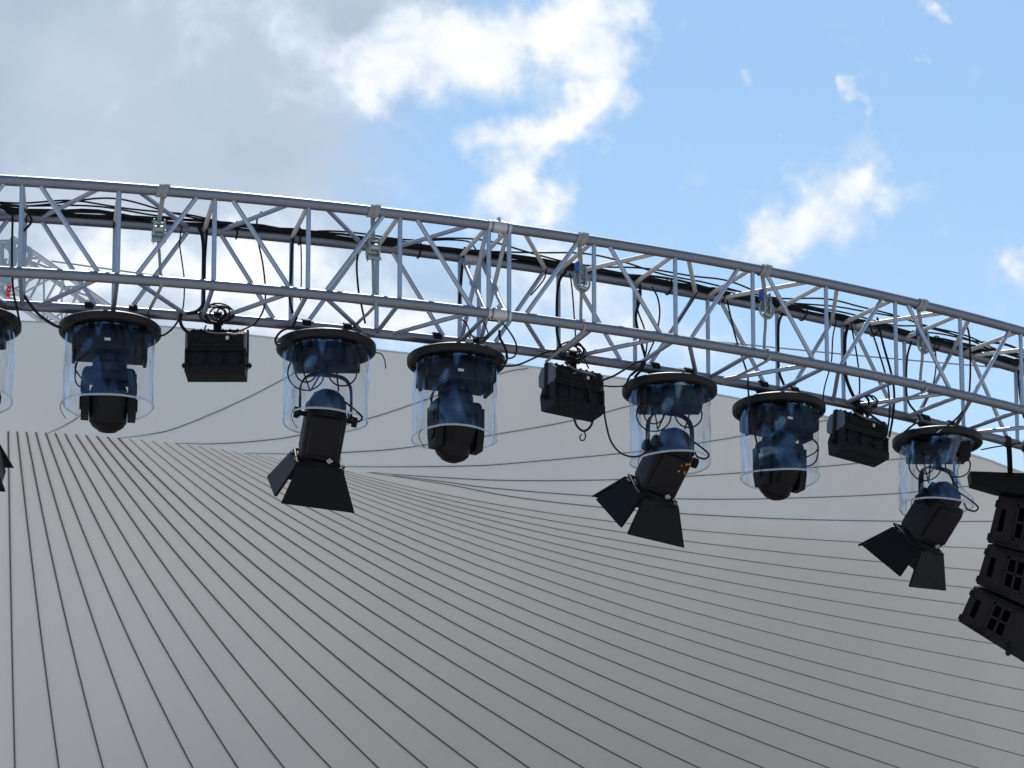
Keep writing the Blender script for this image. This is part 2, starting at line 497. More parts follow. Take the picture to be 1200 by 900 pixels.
for off in (0, TW):
    for z in (ZT, ZB):
        a = (secs[0][1] + secs[1][0]) / 2; p = arc(a, off, z); tg = Vector((cos(a), sin(a), 0))
        t = MB(); t.cyl(p - tg * .035, p + tg * .035, .0305, 16); t.cyl(p - tg * .06, p - tg * .045, .029, 16); t.cyl(p + tg * .045, p + tg * .06, .029, 16)
        t.cyl(p + Vector((0, 0, -.05)), p + Vector((0, 0, .05)), .006, 8); t.cyl(p + Vector((0, 0, .032)), p + Vector((0, 0, .046)), .011, 6)
        tchild(t, 'coupler', M['weld'])

# ------------------------------------------------------------------ rain covers and lamps
LAMP_Z = ZB
HANG = {}


def hook_clamp(mb, x):
    """half-coupler round the chord (chord axis at the origin, along x)"""
    mb.xf = mb.xf @ Matrix.Translation((x, 0, 0))
    r0, r1 = .027, .036
    ring = []
    for k in range(0, 22):
        a = radians(-100 + k * 13.5); ring.append(a)
    for w0, w1 in ((-.02, .02),):
        rings = []
        for a in ring:
            c, s_ = cos(a), sin(a)
            rings.append([(w0, r0 * s_, r0 * c), (w1, r0 * s_, r0 * c), (w1, r1 * s_, r1 * c), (w0, r1 * s_, r1 * c)])
        mb.ring_loft(rings)
    mb.box(-.018, .018, -.025, .025, -.085, -.030, .004)
    mb.cyl((0, -.05, -.045), (0, .05, -.045), .006, 8)
    mb.box(-.022, .022, -.06, -.045, -.052, -.038, .003)
    mb.cyl((0, .03, .02), (0, .055, .045), .008, 8); mb.box(-.025, .025, .05, .06, .035, .05, .003)
    mb.xf = mb.xf @ Matrix.Translation((-x, 0, 0))


def rain_cover(px, label, seed, R=.213, L=.365, taper=.0, pinch=0., lean=(0, 0), dz=0.):
    a = angle_at(px, TW, ZB); loc = arc(a, TW, ZB + dz); HANG[px] = (loc, a)
    root = empty('rain_cover', loc, a, label, 'rain cover', 'clear rain covers hung under the truss')
    rnd = random.Random(seed)
    m = MB()
    RL = .249
    m.lathe_closed([(0.002, -.078), (RL - .02, -.080), (RL - .006, -.084), (RL, -.090), (RL, -.118), (RL - .005, -.124), (RL - .022, -.126), (RL - .026, -.114), (.002, -.112)], 64)
    m.cyl((0, 0, -.085), (0, 0, -.06), .05, 16)
    for k in range(4):
        q = pi / 4 + k * pi / 2; m.cyl((.19 * cos(q), .19 * sin(q), -.082), (.19 * cos(q), .19 * sin(q), -.070), .012, 8)
    m.build('lid', M['lid'], root)
    for x in (-.10 + rnd.uniform(-.01, .01), .10 + rnd.uniform(-.01, .01)):
        c = MB(); hook_clamp(c, x); c.build('hook_clamp', M['black'], root)
    # clear sleeve: soft film with folds
    seg, nr = 220, 36
    creases = [(rnd.uniform(3.3, 6.1), rnd.uniform(.0025, .005) * rnd.choice((-1, 1)), rnd.uniform(-.25, .25)) for _ in range(7)]
    def srad(th, v):
        w = noise.noise(Vector((cos(th) * 2.2 + seed, sin(th) * 2.2, v * 2.0))) * .010
        w += noise.noise(Vector((cos(th) * 6 + seed * 3, sin(th) * 6, v * 3.5))) * .0035 * (1 + 1.2 * (1 - v))
        fold = noise.noise(Vector((th * 2.5 + seed * 7, v * 1.3, .3)))
        w -= max(0, fold) ** 2 * .02 * sin(pi * v)
        for c0, c1, c2 in creases:
            dth = (th - c0 - c2 * v + pi) % (2 * pi) - pi; w += c1 * math.exp(-(dth / .035) ** 2) * sin(pi * min(1, v * 1.02))
        p = pinch * sin(pi * min(v * 1.15, 1)) * (max(0, cos(th - 5.4)) ** 2 * .09 + .012 * noise.noise(Vector((th * 4, v * 6, seed))))
        return R * (1 + taper * v) + w * (1 - .5 * (v > .97)) - p
    def spt(th, v, dr=0.):
        r = srad(th, v) + dr
        return (r * cos(th) + lean[0] * v, r * sin(th) + lean[1] * v, -.122 - L * v + .008 * sin(th * 2 + seed) * v)
    f = MB()
    f.ring_loft([[spt(2 * pi * k / seg, v / nr) for k in range(seg)] for v in range(nr + 1)], True, False)
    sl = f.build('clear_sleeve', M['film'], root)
    h = MB()
    hp = [spt(2 * pi * k / seg, 1.) for k in range(seg)]
    for th_list in (hp,):
        rings = []
        for k in range(seg):
            th = 2 * pi * k / seg; p = Vector(th_list[k]); o = Vector((cos(th), sin(th), 0))
            rings.append([p + o * (.004 * cos(q)) + Vector((0, 0, .0055 * sin(q))) for q in (0, pi / 2, pi, 3 * pi / 2)])
        rings.append(rings[0]); h.ring_loft(rings, True, False)
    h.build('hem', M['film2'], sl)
    h = MB()
    h.ring_loft([[spt(2 * pi * k / seg, v, .0015) for k in range(seg)] for v in (.005, .05)], True, False)
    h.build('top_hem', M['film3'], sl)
    e = MB(); ths = radians(200 + rnd.uniform(-14, 14))
    rings = []
    for v in range(nr + 1):
        vv = v / nr
        rings.append([spt(ths - .06, vv, .002), spt(ths - .06, vv, .006), spt(ths + .05, vv, .006), spt(ths + .05, vv, .002)])
    e.ring_loft(rings)
    tail = spt(ths, 1., .006)
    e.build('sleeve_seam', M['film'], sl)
    t = MB(); t.tube(smooth_path([tail, Vector(tail) + Vector((-.01, 0, -.03)), Vector(tail) + Vector((.0, 0, -.06)), Vector(tail) + Vector((.02, 0, -.09))], 5), .002, 5)
    t.build('tie_cord', M['cable'], sl)
    return root


def rot_frame(yaw, tilt, roll=0.):
    """maps local -z to the beam: tilt from straight down away from the viewer, then yaw (positive = towards the left)"""
    return Matrix.Rotation(roll, 4, 'Y') @ Matrix.Rotation(yaw, 4, 'Z') @ Matrix.Rotation(tilt, 4, 'X')


def moving_head(px, label, yoke_yaw, tilt, seed, pz=-.505):
    loc, a = HANG[px]
    root = empty('moving_head_lamp', loc, a, label, 'stage light', 'moving heads inside clear covers')
    rnd = random.Random(seed)
    b = MB()
    b.box(-.180, .180, -.12, .12, -.232, -.126, .014)
    for x in (-.182, .182):
        b.box(min(x, x * .9), max(x, x * .9), -.06, .06, -.262, -.15, .006)
    for k in range(5): b.box(-.12 + k * .05, -.085 + k * .05, -.1235, -.118, -.215, -.15, .002)
    b.build('base', M['blackbox'], root)
    l_ = MB(); l_.box(-.03, .0, -.1265, -.1205, -.195, -.182); l_.build('sticker', M['label'], root)
    Y = Matrix.Rotation(yoke_yaw, 4, 'Z')
    y = MB(); y.xf = Y
    y.cyl((0, 0, -.30), (0, 0, -.225), .055, 24); y.cyl((0, 0, -.325), (0, 0, -.29), .088, 24)
    for k in range(6):
        q = k * pi / 3 + .4; y.box(.07 * cos(q) - .018, .07 * cos(q) + .018, .07 * sin(q) - .018, .07 * sin(q) + .018, -.30 + .006 * k, -.262 + .004 * k, .004)
    y.box(-.128, .128, -.058, .058, pz + .105, pz + .175, .024)
    for sx in (-1, 1):
        x0, x1 = sorted((sx * .094, sx * .132))
        pts = [(-.06, .14), (.06, .14), (.058, .0), (.04, -.075), (-.04, -.075), (-.058, .0)]
        y.prism_x([(p, pz + q) for p, q in pts], x0, x1)
        y.cyl((sx * .085, 0, pz), (sx * .140, 0, pz), .032, 16); y.cyl((sx * .128, 0, pz + .085), (sx * .136, 0, pz + .085), .03, 14)
    y.build('yoke', M['blackbox'], root, ang=35)
    h = MB(); h.xf = Y @ Matrix.Translation((0, 0, pz)) @ Matrix.Rotation(tilt, 4, 'X')
    h.lathe([(.012, .115), (.05, .112), (.075, .098), (.088, .07), (.093, .02), (.093, -.02), (.0915, -.06), (.088, -.083), (.0845, -.096), (.078, -.108), (.066, -.118), (.05, -.126), (.034, -.131), (.012, -.134)], 36)
    for k in range(6):
        q = k * pi / 3; h.box(.085 * cos(q) - .012, .085 * cos(q) + .012, .085 * sin(q) - .012, .085 * sin(q) + .012, -.01, .06, .004)
    hd = h.build('head', M['blackbox'], root)
    r = MB(); r.xf = h.xf
    r.lathe_closed([(.0865, -.080), (.092, -.081), (.0895, -.091), (.0842, -.094)], 36); r.build('bezel', M['black'], hd)
    r = MB(); r.xf = h.xf; r.lathe([(.05, -.124), (.046, -.132), (.03, -.137), (.006, -.139)], 24); r.build('lens', M['lens'], hd)
    for k in range(2):
        c = MB(); s0 = rnd.choice((-1, 1))
        c.tube(smooth_path([(s0 * .10, -.10, -.25), (s0 * .155, -.13, -.31), (s0 * .165, -.10, -.39 + k * .05), (s0 * .14, -.05, -.41 + k * .05), (s0 * .125, -.03, -.37)], 6), .004, 6)
        c.build('tail_cable', M['cable'], root)
    return root


def leaf(mb, fr, side, splay, hinge, w0, w1, ln):
    """a barn-door leaf hinged on one side (0 near, 1 right, 2 far, 3 left) of the square front frame"""
    R = Matrix.Rotation(side * pi / 2, 4, 'Z')
    d = Vector((0, -sin(splay), -cos(splay)))
    a = Vector((0, -hinge, -.225))
    q = [a + Vector((-w0, 0, 0)), a + Vector((w0, 0, 0)), a + Vector((w1, 0, 0)) + d * ln, a + Vector((-w1, 0, 0)) + d * ln]
    mb.xf = fr @ R
    mb.slab(q, .003)
    # folded stiffening lips and hinge barrels
    mb.slab([q[0], q[3], q[3] + Vector((0, .012, 0)), q[0] + Vector((0, .012, 0))], .002)
    mb.slab([q[1], q[2], q[2] + Vector((0, .012, 0)), q[1] + Vector((0, .012, 0))], .002)
    for x in (-.6, .6):
        mb.cyl(a + Vector((x * w0 - .015, -.003, .004)), a + Vector((x * w0 + .015, -.003, .004)), .006, 8)


def fresnel(px, label, yaw, tilt, roll, seed, orange=False, splays=(.55, .12, .45, .5), pz=-.475, spin=0.):
    loc, a = HANG[px]
    root = empty('fresnel_spotlight', loc, 0, label, 'stage light', 'barn door spotlights inside clear covers')
    rnd = random.Random(seed)
    u = MB(); u.mat(M['blackbox'])
    u.box(-.165, .165, -.10, .10, -.205, -.126, .012); u.box(.10, .165, -.12, -.02, -.225, -.13, .008); u.build('mounting_box', M['blackbox'], root)
    W = Matrix.Rotation(yaw, 4, 'Z')
    y = MB(); y.xf = W
    hw = .128
    path = [(-hw, pz), (-hw, pz + .12), (-hw * .95, pz + .165), (-hw * .76, pz + .20), (-.05, pz + .215), (.05, pz + .215), (hw * .76, pz + .20), (hw * .95, pz + .165), (hw, pz + .12), (hw, pz)]
    rings = []
    P = smooth_path([(x, 0, z) for x, z in path], 4)
    for i, p in enumerate(P):
        t = (P[min(i + 1, len(P) - 1)] - P[max(i - 1, 0)]).normalized(); n = Vector((-t.z, 0, t.x))
        rings.append([p + n * .004 + Vector((0, .018, 0)), p + n * .004 + Vector((0, -.018, 0)), p - n * .004 + Vector((0, -.018, 0)), p - n * .004 + Vector((0, .018, 0))])
    y.ring_loft(rings)
    y.cyl((0, 0, pz + .21), (0, 0, -.2), .016, 12)
    y.build('yoke', M['black'], root)
    fr = Matrix.Translation((0, 0, pz)) @ rot_frame(yaw, tilt, roll)
    b = MB(); b.xf = fr
    b.box(-.100, .100, -.100, .100, -.205, .05, .022)
    b.lathe([(.099, -.02), (.099, .03), (.092, .075), (.075, .11), (.045, .132), (.012, .138)], 32)
    b.box(-.078, .078, -.135, -.09, -.165, .035, .012)
    for k in range(4): b.box(-.07, .07, -.07 + .045 * k, -.05 + .045 * k, .05, .112 - abs(k - 1.5) * .012, .003)
    bd = b.build('housing', M['blackbox'], root)
    for sx in (-1, 1):
        k_ = MB(); k_.xf = fr
        k_.cyl((sx * .095, 0, 0), (sx * .150, 0, 0), .012, 10); k_.cyl((sx * .134, 0, 0), (sx * .158, 0, 0), .028, 10)
        k_.build('tilt_knob', M['black'], root)
    f_ = MB(); f_.xf = fr
    f_.xf = fr @ Matrix.Translation((0, 0, -.04))
    f_.lathe_closed([(.088, -.160), (.108, -.162), (.112, -.17), (.112, -.184), (.088, -.187)], 32)
    f_.box(-.118, .118, -.118, -.108, -.186, -.172, .002); f_.box(-.118, .118, .108, .118, -.186, -.172, .002)
    f_.box(-.118, -.108, -.108, .108, -.186, -.172, .002); f_.box(.108, .118, -.108, .108, -.186, -.172, .002)
    f_.build('colour_frame', M['black'], root)
    ln = MB(); ln.xf = fr @ Matrix.Translation((0, 0, -.04)); ln.lathe([(.085, -.166), (.075, -.176), (.045, -.186), (.006, -.19)], 28); ln.build('lens', M['lens'], root)
    dims = [(.112, .185, .205), (.100, .150, .19), (.112, .185, .205), (.100, .150, .19)]
    for sd in range(4):
        q = MB(); leaf(q, fr @ Matrix.Rotation(spin, 4, 'Z'), sd, splays[sd], .120, *dims[sd]); q.build('barn_door', M['black'], root)
    ck = MB(); ck.xf = fr @ Matrix.Translation((0, 0, -.04)); ck.mat(M['zinc'])
    ck.box(.03, .06, -.124, -.114, -.150, -.136, .001); ck.box(.038, .048, -.126, -.12, -.156, -.128, .001)
    ck.build('latch', M['zinc'], root)
    if orange:
        o = MB(); o.xf = fr
        for i in range(9):
            x, z = rnd.uniform(.02, .07), rnd.uniform(-.035, .04); s_ = rnd.uniform(.003, .0065)
            o.box(x - s_, x + s_, -.139 - s_, -.13, z - s_, z + s_, .003)
        o.build('orange_connector', M['orange'], root)
    for i in range(3):
        c = MB(); sx = (-1, 1, -1)[i]; ph = rnd.uniform(0, 2)
        r = .05 + .02 * i
        pts = [(sx * .12, -.10, -.2)]
        for k in range(9):
            q = ph + k * .8; pts.append((sx * .09 + r * cos(q), -.13 + .01 * k * (.3), -.27 + r * sin(q)))
        pts.append((sx * .07, -.10, pz + .10)); c.tube(smooth_path(pts, 6), .0042, 6); c.build('tail_cable', M['cable'], root)
    for i in range(1):
        c = MB(); c.tube(smooth_path([(.10, -.09, pz + .05), (.16, -.13, pz - .01), (.19, -.15, pz - .05), (.17, -.16, pz - .075), (.13, -.15, pz - .06), (.12, -.12, pz - .02)], 6), .005, 6); c.build('tail_cable', M['cable'], root)
    return root


lamps = [
    (-35, 'F', 'clear rain cover cut off by the left edge of the picture', 'black spotlight in the cover cut off by the left picture edge'),
    (129.5, 'M', 'clear rain cover between the left picture edge and the leftmost box flood', 'rounded black moving head pointing straight down, the leftmost moving head'),
    (382.5, 'F', 'clear rain cover just right of the leftmost box flood', 'black barn door spotlight hanging just right of the leftmost box flood'),
    (534.5, 'M', 'clear rain cover just left of the middle box flood', 'black moving head hanging below the bolted truss joint'),
    (784.5, 'F', 'clear rain cover just right of the middle box flood with a dangling cable', 'barn door spotlight with orange bits on its black housing'),
    (912.5, 'M', 'clear rain cover just left of the rightmost box flood', 'rightmost black moving head, left of the tilted rightmost box flood'),
    (1098, 'F', 'crumpled pinched clear rain cover beside the speaker array', 'black barn door spotlight nearest to the stacked loudspeakers'),
]
cov = {-35: dict(), 129.5: dict(taper=.02), 382.5: dict(taper=-.01, L=.36), 534.5: dict(L=.385, lean=(-.01, 0)), 784.5: dict(L=.37, taper=-.02), 912.5: dict(L=.365, R=.208), 1098: dict(pinch=1.2, R=.205, taper=-.02, L=.36, lean=(-.02, 0))}
frs = {-35: dict(yaw=.08, tilt=.58, roll=-.01, splays=(.55, .16, .45, .5)), 382.5: dict(yaw=.22, tilt=.58, roll=.10, pz=-.46, spin=.08), 784.5: dict(yaw=.40, tilt=.62, roll=.23, pz=-.445, spin=.26, splays=(.55, .12, .45, .40)), 1098: dict(yaw=.58, tilt=.68, roll=.14, pz=-.47, spin=.36, splays=(.5, .12, .45, .6))}
mhs = {129.5: (.0, .45, -.475), 534.5: (.12, .65, -.49), 912.5: (-.05, .8, -.465)}
for i, (px, kind, lc, ll) in enumerate(lamps):
    rain_cover(px, lc, 3 + i * 5, **cov[px])
    if kind == 'F': fresnel(px, ll, seed=i, orange=(px == 784.5), **frs[px])
    else: moving_head(px, ll, mhs[px][0], mhs[px][1], i, mhs[px][2])


# ------------------------------------------------------------------ box floods
def box_flood(px, label, yaw, tilt, drop=.062, roll=0.):
    a = angle_at(px, TW, ZB); loc = arc(a, TW, ZB)
    root = empty('box_flood', loc, 0, label, 'stage light', 'black three cell box floods')
    c = MB(); c.xf = Matrix.Rotation(a, 4, 'Z'); hook_clamp(c, 0); c.build('hook_clamp', M['black'], root)
    B = Matrix.Rotation(yaw, 4, 'Z') @ Matrix.Rotation(roll, 4, 'Y') @ Matrix.Translation((0, 0, -drop))
    B = B @ Matrix.Scale(.9, 4); T = B @ Matrix.Translation((0, 0, -.015)) @ Matrix.Rotation(tilt, 4, 'X')
    u = MB(); u.xf = T
    hexa = [(-.075, -.035), (-.045, .0), (.055, .0), (.085, -.035), (.085, -.095), (.06, -.118), (-.06, -.118), (-.075, -.09)]
    u.prism_x(hexa, -.155, .155)
    for k in range(7): u.box(-.13 + k * .04, -.12 + k * .04, -.05, .06, -.002, .006, .002)
    for x in (-.11, .10): u.box(x - .014, x + .014, -.085, -.074, -.07, -.045, .003)
    u.box(-.14, .14, -.083, -.074, -.088, -.083)
    up_ = u.build('ballast_housing', M['blackbox'], root, ang=25)
    e = MB(); e.xf = T
    hx2 = [(y * 1.06, z * 1.03 + .002) for y, z in hexa]
    e.prism_x(hx2, -.166, -.154); e.build('end_cap', M['cap'], root, ang=25)
    e = MB(); e.xf = T; e.prism_x(hx2, .154, .166); e.build('end_cap', M['cap'], root, ang=25)
    s_ = MB(); s_.xf = T
    s_.box(.055, .072, -.0785, -.0752, -.068, -.048)
    s_.build('sticker', M['label'], root)
    l_ = MB(); l_.xf = T
    low = [(-.07, -.122), (.06, -.122), (.085, -.16), (.075, -.25), (.055, -.262), (-.055, -.262), (-.078, -.245)]
    l_.prism_x(low, -.162, .162)
    for sx in (-1, 1):
        l_.box(*sorted((sx * .150, sx * .166)), -.088, -.07, -.25, -.13, .004)
    l_.box(-.165, .165, -.094, -.07, -.136, -.124, .004); l_.box(-.165, .165, -.096, -.072, -.262, -.215, .006)
    for x in (-.1, 0, .1):
        q = l_.xf; l_.xf = T @ Matrix.Translation((x, -.074, -.176)) @ Matrix.Rotation(pi / 2, 4, 'X')
        l_.lathe_closed([(.036, -.006), (.044, -.006), (.044, .012), (.038, .013), (.036, .010)], 28); l_.xf = q
    pn = l_.build('reflector_box', M['blackbox'], root, ang=25)
    for x in (-.1, 0, .1):
        r = MB(); r.xf = T @ Matrix.Translation((x, -.074, -.176)) @ Matrix.Rotation(pi / 2, 4, 'X')
        r.lathe([(.0355, -.002), (.0355, .006), (.012, .0075), (.01, .010), (.002, .010)], 24); r.build('fan', M['lens'], root)
    y = MB(); y.xf = B
    for sx in (-1, 1):
        x0, x1 = sorted((sx * .168, sx * .173)); y.box(x0, x1, -.015, .015, -.22, -.005, .0015)
        y.cyl((sx * .16, 0, -.20), (sx * .192, 0, -.20), .007, 8); y.cyl((sx * .176, 0, -.20), (sx * .186, 0, -.20), .016, 8)
    y.box(-.173, .173, -.015, .015, -.006, .0, .0015)
    y.build('bracket', M['black'], root)
    c = MB(); rnd = random.Random(int(px))
    for k in range(5):
        o = Vector((rnd.uniform(-.02, .05), rnd.uniform(-.09, -.05), -.02)); rr_ = rnd.uniform(.035, .062); ph = rnd.uniform(0, 6)
        pts = [o + Vector((rr_ * cos(ph + q * .62) * 1.15, .012 * sin(q * 1.3 + k), rr_ * .85 * sin(ph + q * .62) + .02)) for q in range(12)]
        c.tube(smooth_path(pts, 4), .0042, 6, cap=True)
    c.build('cable_coil', M['cable'], root)
    h = MB(); h.xf = T
    h.tube(smooth_path([(-.06, -.03, .03), (-.062, -.06, -.0), (-.045, -.092, -.028), (0, -.1, -.04), (.07, -.1, -.042), (.11, -.08, -.04)], 6), .005, 6)
    h.build('tail_cable', M['cable_grey'], root)
    return root


box_flood(255, 'black three cell box flood facing squarely forward, a cable coil above it', .0, -.05)
box_flood(670, 'black box flood with a cable loop hanging below it', .52, -.08, .062, .03)
box_flood(1006, 'black box flood tilted down at its right end, the rightmost flood', .5, -.08, .055, .08)


# ------------------------------------------------------------------ cables
def cable(name, pts, r, label, cat='cable', group=None, m=None, off=.45, extra=None):
    """pts: (x, y) or (x, y, off): sight-line points placed at a radial distance behind the truss front face"""
    P = [on_ring(p[0], p[1], p[2] if len(p) > 2 else off) for p in pts]
    t = MB(); t.tube(smooth_path(P, 7), r, 7)
    if extra: extra(t, P)
    o = t.build(name, m or M['cable'])
    return tag(o, label, cat, group)


# main loom lying on the back top chord
loom = empty('cable_loom', arc(.35, TW, ZT), 0, 'thick bundle of black cables strapped along the upper rear tube', 'cable bundle')
L0_ = loom.location.copy()
aL, aR = A0 - 5.8 * DA, A1 + 16.5 * DA
rnd = random.Random(21)
for k in range(8):
    P = []; n = 150; ph = rnd.uniform(0, 9)
    base_o, base_z = ((k % 4) - 1.5) * .013, .030 + (k // 4) * .012
    for i in range(n + 1):
        a = aL + (aR - aL) * i / n
        P.append(arc(a, TW - .026 + base_o + .02 * noise.noise(Vector((a * 30, ph, 0))), ZT + base_z - .016 + (.016 + .012 * (k > 4)) * noise.noise(Vector((a * 26, ph, 5))) + .01 * noise.noise(Vector((a * 70, ph, 8)))))
    t = MB(); t.tube(P, .0062 if k < 6 else .005, 7); o = t.build('cable', M['cable'], loom); o.matrix_parent_inverse = Matrix.Translation(-L0_)
for k in range(16):
    P = []; n = 60; ph = rnd.uniform(0, 9); s0 = rnd.uniform(aL, aR - .2); s1 = s0 + rnd.uniform(.1, .22)
    for i in range(n + 1):
        a = s0 + (s1 - s0) * i / n; e = sin(pi * i / n)
        P.append(arc(a, TW - .06 - .05 * e * rnd.random() * 0 - .03 * e, ZT + .025 + .075 * e * (.45 + .8 * noise.noise(Vector((a * 24, ph, 2))))))
    t = MB(); t.tube(P, .0045, 6); o = t.build('cable', M['cable'], loom); o.matrix_parent_inverse = Matrix.Translation(-L0_)
for i in range(26):
    a = aL + (aR - aL) * (i + .3 + .5 * rnd.random()) / 26; tg = Vector((cos(a), sin(a), 0)); c = arc(a, TW, ZT + .014); t = MB()
    pts = []
    nr = Vector((-sin(a), cos(a), 0))
    for q in range(17):
        th = 2 * pi * q / 16; pts.append(c + nr * (.044 * cos(th) * .95) + Vector((0, 0, .043 * sin(th))))
    t.tube(pts, .004, 6); o = t.build('cable_tie', M['cable'], loom); o.matrix_parent_inverse = Matrix.Translation(-L0_)

G1 = 'black cables hanging from the truss'
cable('cable', [(15, 246), (14, 300), (15.5, 340), (20, 362), (23, 380, .3), (20, 384, .25)], .0055, 'thin black cable dropping past the far left post to the cut off cover', group=G1, off=.36)
cable('cable', [(-20, 246), (5, 241), (22, 242), (33, 250), (37, 258), (34, 264), (26, 272)], .006, 'short black cable arching beside the leftmost post', group=G1, off=.3)
cable('cable', [(26, 342), (32, 352), (45, 368), (60, 379), (72, 384.5)], .0075, 'black cable sagging into the left side of the cover at far left', group=G1, off=.32)
cable('cable', [(186, 394), (193, 392), (202, 385), (210, 374), (212, 367)], .005, 'short cable sagging between the leftmost moving head and leftmost box flood', group=G1, off=.38)
cable('cable', [(233, 264), (237, 278), (238.5, 300), (238.5, 340), (238, 356), (230, 365), (215, 368), (211, 373), (213, 382), (220, 390)], .0085, 'thick black cable tied down the rear post above the leftmost box flood', group=G1, off=.42)
cable('cable', [(243, 266), (241.5, 285), (240, 310), (239.5, 345)], .006, 'thinner black cable beside the thick one above the leftmost box flood', group=G1, off=.42)
cable('cable', [(213, 266), (210.5, 285), (213, 305), (216, 330), (215, 357), (211, 372)], .0035, 'thin cable hanging free left of the leftmost box flood', group=G1, off=.40)
cable('cable', [(307, 248), (302, 254), (301, 266), (303, 285), (308, 310), (311, 340), (309, 362), (300, 378), (292, 383), (281, 388)], .0045, 'thin cable falling in a long curve to the right end of the leftmost box flood', group=G1, off=.36)
cable('cable', [(346, 273), (342.5, 288), (341, 320), (339.5, 350), (343, 367)], .007, 'black cable taped to the rear post above the leftmost barn door spotlight', group=G1, off=.42)
cable('cable', [(352, 276), (353, 300), (353, 330), (352, 352)], .0035, 'thin cable hanging straight above the leftmost barn door spotlight', group=G1, off=.40)
cable('cable', [(348, 372), (343, 382), (330, 388), (323, 397), (324, 403), (328, 404)], .006, 'black cable looping round the left rim of the cover beside the box flood', group=G1, off=.30)
cable('cable', [(440, 413), (447, 415), (451, 423), (452, 432)], .003, 'short loose cable end sticking out between two clear covers', group=G1, off=.3)
cable('cable', [(419.5, 298), (418, 312), (420, 340), (424, 360), (428, 379)], .0055, 'black cable hanging straight beside the second strap from the left', group=G1, off=.36)
cable('cable', [(545, 290), (543, 300), (541, 320), (539, 345), (538, 362)], .0075, 'thick black cable tied down the post left of the truss joint', group=G1, off=.40)
cable('cable', [(500, 282), (525, 281), (548, 283), (556, 290), (560, 300)], .004, 'loose cable arching over the loom left of the truss joint', group=G1, off=.36)
cable('cable', [(566, 375), (572, 392), (565, 396), (553, 393), (547, 380), (541, 374)], .0035, 'thin cable draped over the lid below the truss joint', group=G1, off=.2)
cable('cable', [(585, 387), (586, 396), (592, 408), (594, 420), (590, 428), (584, 429)], .0065, 'thick cable loop at the right rim of the lid below the joint', group=G1, off=.25)
cable('cable', [(572, 375), (587, 378), (598, 390), (605, 404), (604, 416), (597, 420), (592, 417)], .0045, 'thin cable loop hanging right of the truss joint', group=G1, off=.25)
cable('cable', [(585, 429), (605, 428), (625, 420), (640, 413), (655, 410)], .005, 'cable running from under the joint to the middle box flood', group=G1, off=.36)
cable('cable', [(663, 318), (656, 328), (653, 345), (652.5, 375), (653, 392), (657, 406), (663, 418)], .0075, 'black cable tied down the post above the middle box flood', group=G1, off=.40)
cable('cable', [(668, 320), (671, 345), (673.5, 380), (676, 408), (684, 420), (690, 432)], .004, 'thin cable falling to the top of the middle box flood', group=G1, off=.33)
cable('cable', [(640, 315), (638, 326), (630, 337), (622, 346)], .004, 'short slack cable left of the post above the middle box flood', group=G1, off=.40)
cable('cable', [(678, 437, .3), (671, 440, .25), (670.5, 455, .22), (671, 480, .2), (675, 497, .2), (683, 505, .2), (691, 501, .2), (695, 490, .2), (694, 470, .22), (688, 452, .25), (681, 438, .3)], .006, 'stiff black cable loop hanging in front of the middle box flood', group=G1)
cable('cable', [(683, 504), (686, 509), (685, 515), (681, 516), (679.5, 512), (682, 509)], .0035, 'tiny curled cable end below the loop on the middle box flood', group=G1, off=.2)
cable('cable', [(706, 448), (707, 470), (709, 490), (715, 515), (725, 529), (738, 535), (750, 534), (757, 529)], .005, 'black cable swinging down from the middle box flood to the next cover', group=G1, off=.3)
cable('cable', [(705, 446), (720, 440), (735, 431), (745, 425), (752, 424), (750, 430), (738, 441), (733, 455)], .0055, 'black cable rising from the middle box flood over the next lid', group=G1, off=.3)
cable('cable', [(706, 452), (720, 453), (734, 452)], .004, 'short straight cable between the middle box flood and the lid on its right', group=G1, off=.3)
cable('cable', [(750, 333), (750, 350), (745, 372), (751, 400), (756, 420), (752, 432), (744, 442)], .0075, 'thick black cable falling onto the lid right of the middle box flood', group=G1, off=.36)
cable('cable', [(748, 340), (747, 362), (755, 385), (758, 405), (752, 428), (740, 440)], .0045, 'thin cable bowing right beside the thick one right of the middle box flood', group=G1, off=.34)
cable('cable', [(764, 336), (771, 350), (773, 370), (768, 395), (761, 412), (752, 430)], .0045, 'thin cable in a wide bow above the lid with the orange lamp', group=G1, off=.33)
cable('cable', [(817, 343), (808, 357), (799, 371), (794, 378)], .004, 'short slack cable slanting left of the fourth strap', group=G1, off=.4)
cable('cable', [(852, 352), (856, 370), (862, 395), (870, 420), (876, 440), (877, 460), (880, 485, .22), (886, 515, .22), (890, 530, .25)], .005, 'long thin cable dropping into the cover left of the rightmost box flood', group=G1, off=.34)
cable('cable', [(917, 367), (912.5, 380), (912, 410), (913, 435), (919, 452)], .0075, 'black cable tied down the rear post above the rightmost moving head', group=G1, off=.42)
cable('cable', [(980, 376), (976, 395), (974, 425), (966, 455), (964, 478), (966, 482)], .004, 'thin cable hanging to the right rim of the rightmost moving head cover', group=G1, off=.33)
cable('cable', [(994, 381), (990.5, 395), (990, 420), (991, 440), (998, 460), (1008, 476), (1018, 488)], .0095, 'thick black cable tied down the post above the rightmost box flood', group=G1, off=.42)
cable('cable', [(997, 378), (1003, 410), (1007, 440), (1007, 465), (1005, 480)], .0045, 'thin cable hanging beside the thick one above the rightmost box flood', group=G1, off=.34)
cable('cable', [(1019, 380), (1028, 407), (1038, 440), (1042, 465), (1042, 490), (1038, 510), (1028, 520), (1018, 515)], .005, 'cable sweeping to the right end of the rightmost box flood, left of a pair', group=G1, off=.34)
cable('cable', [(1028, 372), (1034, 400), (1045, 440), (1048, 465), (1046, 490), (1042, 512)], .0065, 'thicker cable falling right of the rightmost box flood', group=G1, off=.36)
